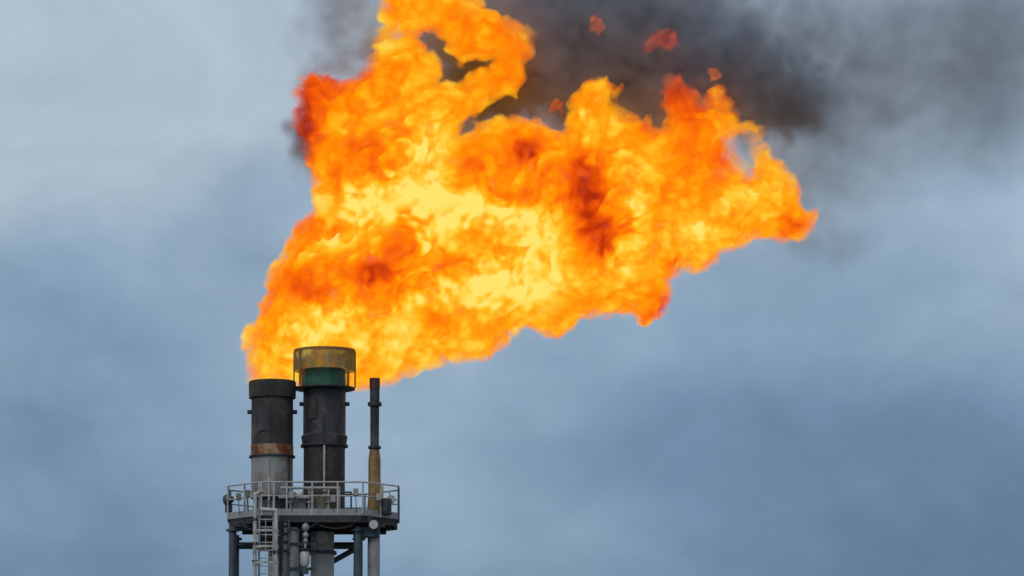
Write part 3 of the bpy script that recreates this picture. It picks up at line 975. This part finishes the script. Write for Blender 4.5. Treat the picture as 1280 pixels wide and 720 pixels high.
for px_, py_, rx, ry, yc, yr, dn in PUFF:
    cu, cv = uv(px_, py_)
    q = ((WX - cu) / (rx * PX)) ** 2 + ((WZ - cv) / (ry * PX)) ** 2 + ((ys[None, :, None] - yc) / yr) ** 2
    rho += dn * np.exp(-q * 1.1)
calm = .35 + .65 / (1 + np.exp((xs - uv(1040, 0)[0]) / 1.0))[:, None, None]     # the veil downwind is smoother
rho *= np.clip(1 + calm * (.3 * s2 + .6 * (np.abs(s3) - .8) + .25 * (np.abs(s4) - .8) + .55 * (np.abs(s2) - .8) + .2 * s1), .06, 3)
rho = np.clip(1.3 * rho - .02, 0, 3)
fade = np.ones(sn, np.float32)
for ax, nlen in enumerate(sn):
    i_ = np.arange(nlen)
    e_ = np.clip(np.minimum(i_, nlen - 1 - i_) / 4.0, 0, 1)
    fade *= e_.reshape([-1 if k == ax else 1 for k in range(3)])
rho *= fade

sm, stt, sb = new_mat('sooty_smoke')
stt.nodes.clear()
so = stt.nodes.new('ShaderNodeOutputMaterial')
pv = stt.nodes.new('ShaderNodeVolumePrincipled')
pv.inputs['Color'].default_value = (.48, .53, .61, 1)
pv.inputs['Density'].default_value = 1.0
pv.inputs['Anisotropy'].default_value = 0.1
pv.inputs['Density Attribute'].default_value = 'density'
stt.links.new(pv.outputs[0], so.inputs['Volume'])

# carrier vertices hold the density values; geometry nodes turn them into a volume grid
cnt = int(np.prod(sn))
sme = bpy.data.meshes.new('smoke')
sme.vertices.add(cnt)
# a carrier vertex sits where its grid cell is
gx, gyy, gz = np.meshgrid(xs, ys, zs_, indexing='ij')
sme.vertices.foreach_set('co', np.stack([gx, gyy, gz], -1).astype(np.float32).ravel())
ra = sme.attributes.new('rho', 'FLOAT', 'POINT')
ra.data.foreach_set('value', rho.ravel())
sme.materials.append(sm)
smoke = bpy.data.objects.new('smoke', sme)
COL.objects.link(smoke)
tag(smoke, 'dark sooty smoke drifting right behind and above the flame', 'smoke', kind='stuff')
ng = bpy.data.node_groups.new('smoke_grid', 'GeometryNodeTree')
ng.interface.new_socket('Geometry', in_out='INPUT', socket_type='NodeSocketGeometry')
ng.interface.new_socket('Geometry', in_out='OUTPUT', socket_type='NodeSocketGeometry')
gi = ng.nodes.new('NodeGroupInput')
go = ng.nodes.new('NodeGroupOutput')
vc = ng.nodes.new('GeometryNodeVolumeCube')
vc.inputs['Min'].default_value = (xs[0], ys[0], zs_[0])
vc.inputs['Max'].default_value = (xs[-1], ys[-1], zs_[-1])
for k_, nn in zip('XYZ', sn):
    vc.inputs['Resolution ' + k_].default_value = nn
pos = ng.nodes.new('GeometryNodeInputPosition')
sub = ng.nodes.new('ShaderNodeVectorMath')
sub.operation = 'SUBTRACT'
sub.inputs[1].default_value = (xs[0], ys[0], zs_[0])
ng.links.new(pos.outputs[0], sub.inputs[0])
dv = ng.nodes.new('ShaderNodeVectorMath')
dv.operation = 'SCALE'
dv.inputs['Scale'].default_value = 1 / SV
ng.links.new(sub.outputs[0], dv.inputs[0])
ad = ng.nodes.new('ShaderNodeVectorMath')
ad.operation = 'ADD'
ad.inputs[1].default_value = (.5, .5, .5)
ng.links.new(dv.outputs[0], ad.inputs[0])
fl = ng.nodes.new('ShaderNodeVectorMath')
fl.operation = 'FLOOR'
ng.links.new(ad.outputs[0], fl.inputs[0])
dt = ng.nodes.new('ShaderNodeVectorMath')
dt.operation = 'DOT_PRODUCT'
dt.inputs[1].default_value = (sn[1] * sn[2], sn[2], 1)
ng.links.new(fl.outputs[0], dt.inputs[0])
si = ng.nodes.new('GeometryNodeSampleIndex')
si.data_type = 'FLOAT'
si.domain = 'POINT'
si.clamp = True
na = ng.nodes.new('GeometryNodeInputNamedAttribute')
na.data_type = 'FLOAT'
na.inputs['Name'].default_value = 'rho'
ng.links.new(gi.outputs[0], si.inputs['Geometry'])
ng.links.new(na.outputs['Attribute'], si.inputs['Value'])
ng.links.new(dt.outputs['Value'], si.inputs['Index'])
ng.links.new(si.outputs[0], vc.inputs['Density'])
smn = ng.nodes.new('GeometryNodeSetMaterial')
smn.inputs['Material'].default_value = sm
ng.links.new(vc.outputs[0], smn.inputs['Geometry'])
ng.links.new(smn.outputs[0], go.inputs[0])
md = smoke.modifiers.new('smoke_grid', 'NODES')
md.node_group = ng
# the flame's frame leans with the line of sight: shear it back upright in world space
smoke.location = (0, 0, TAN * 8.0)
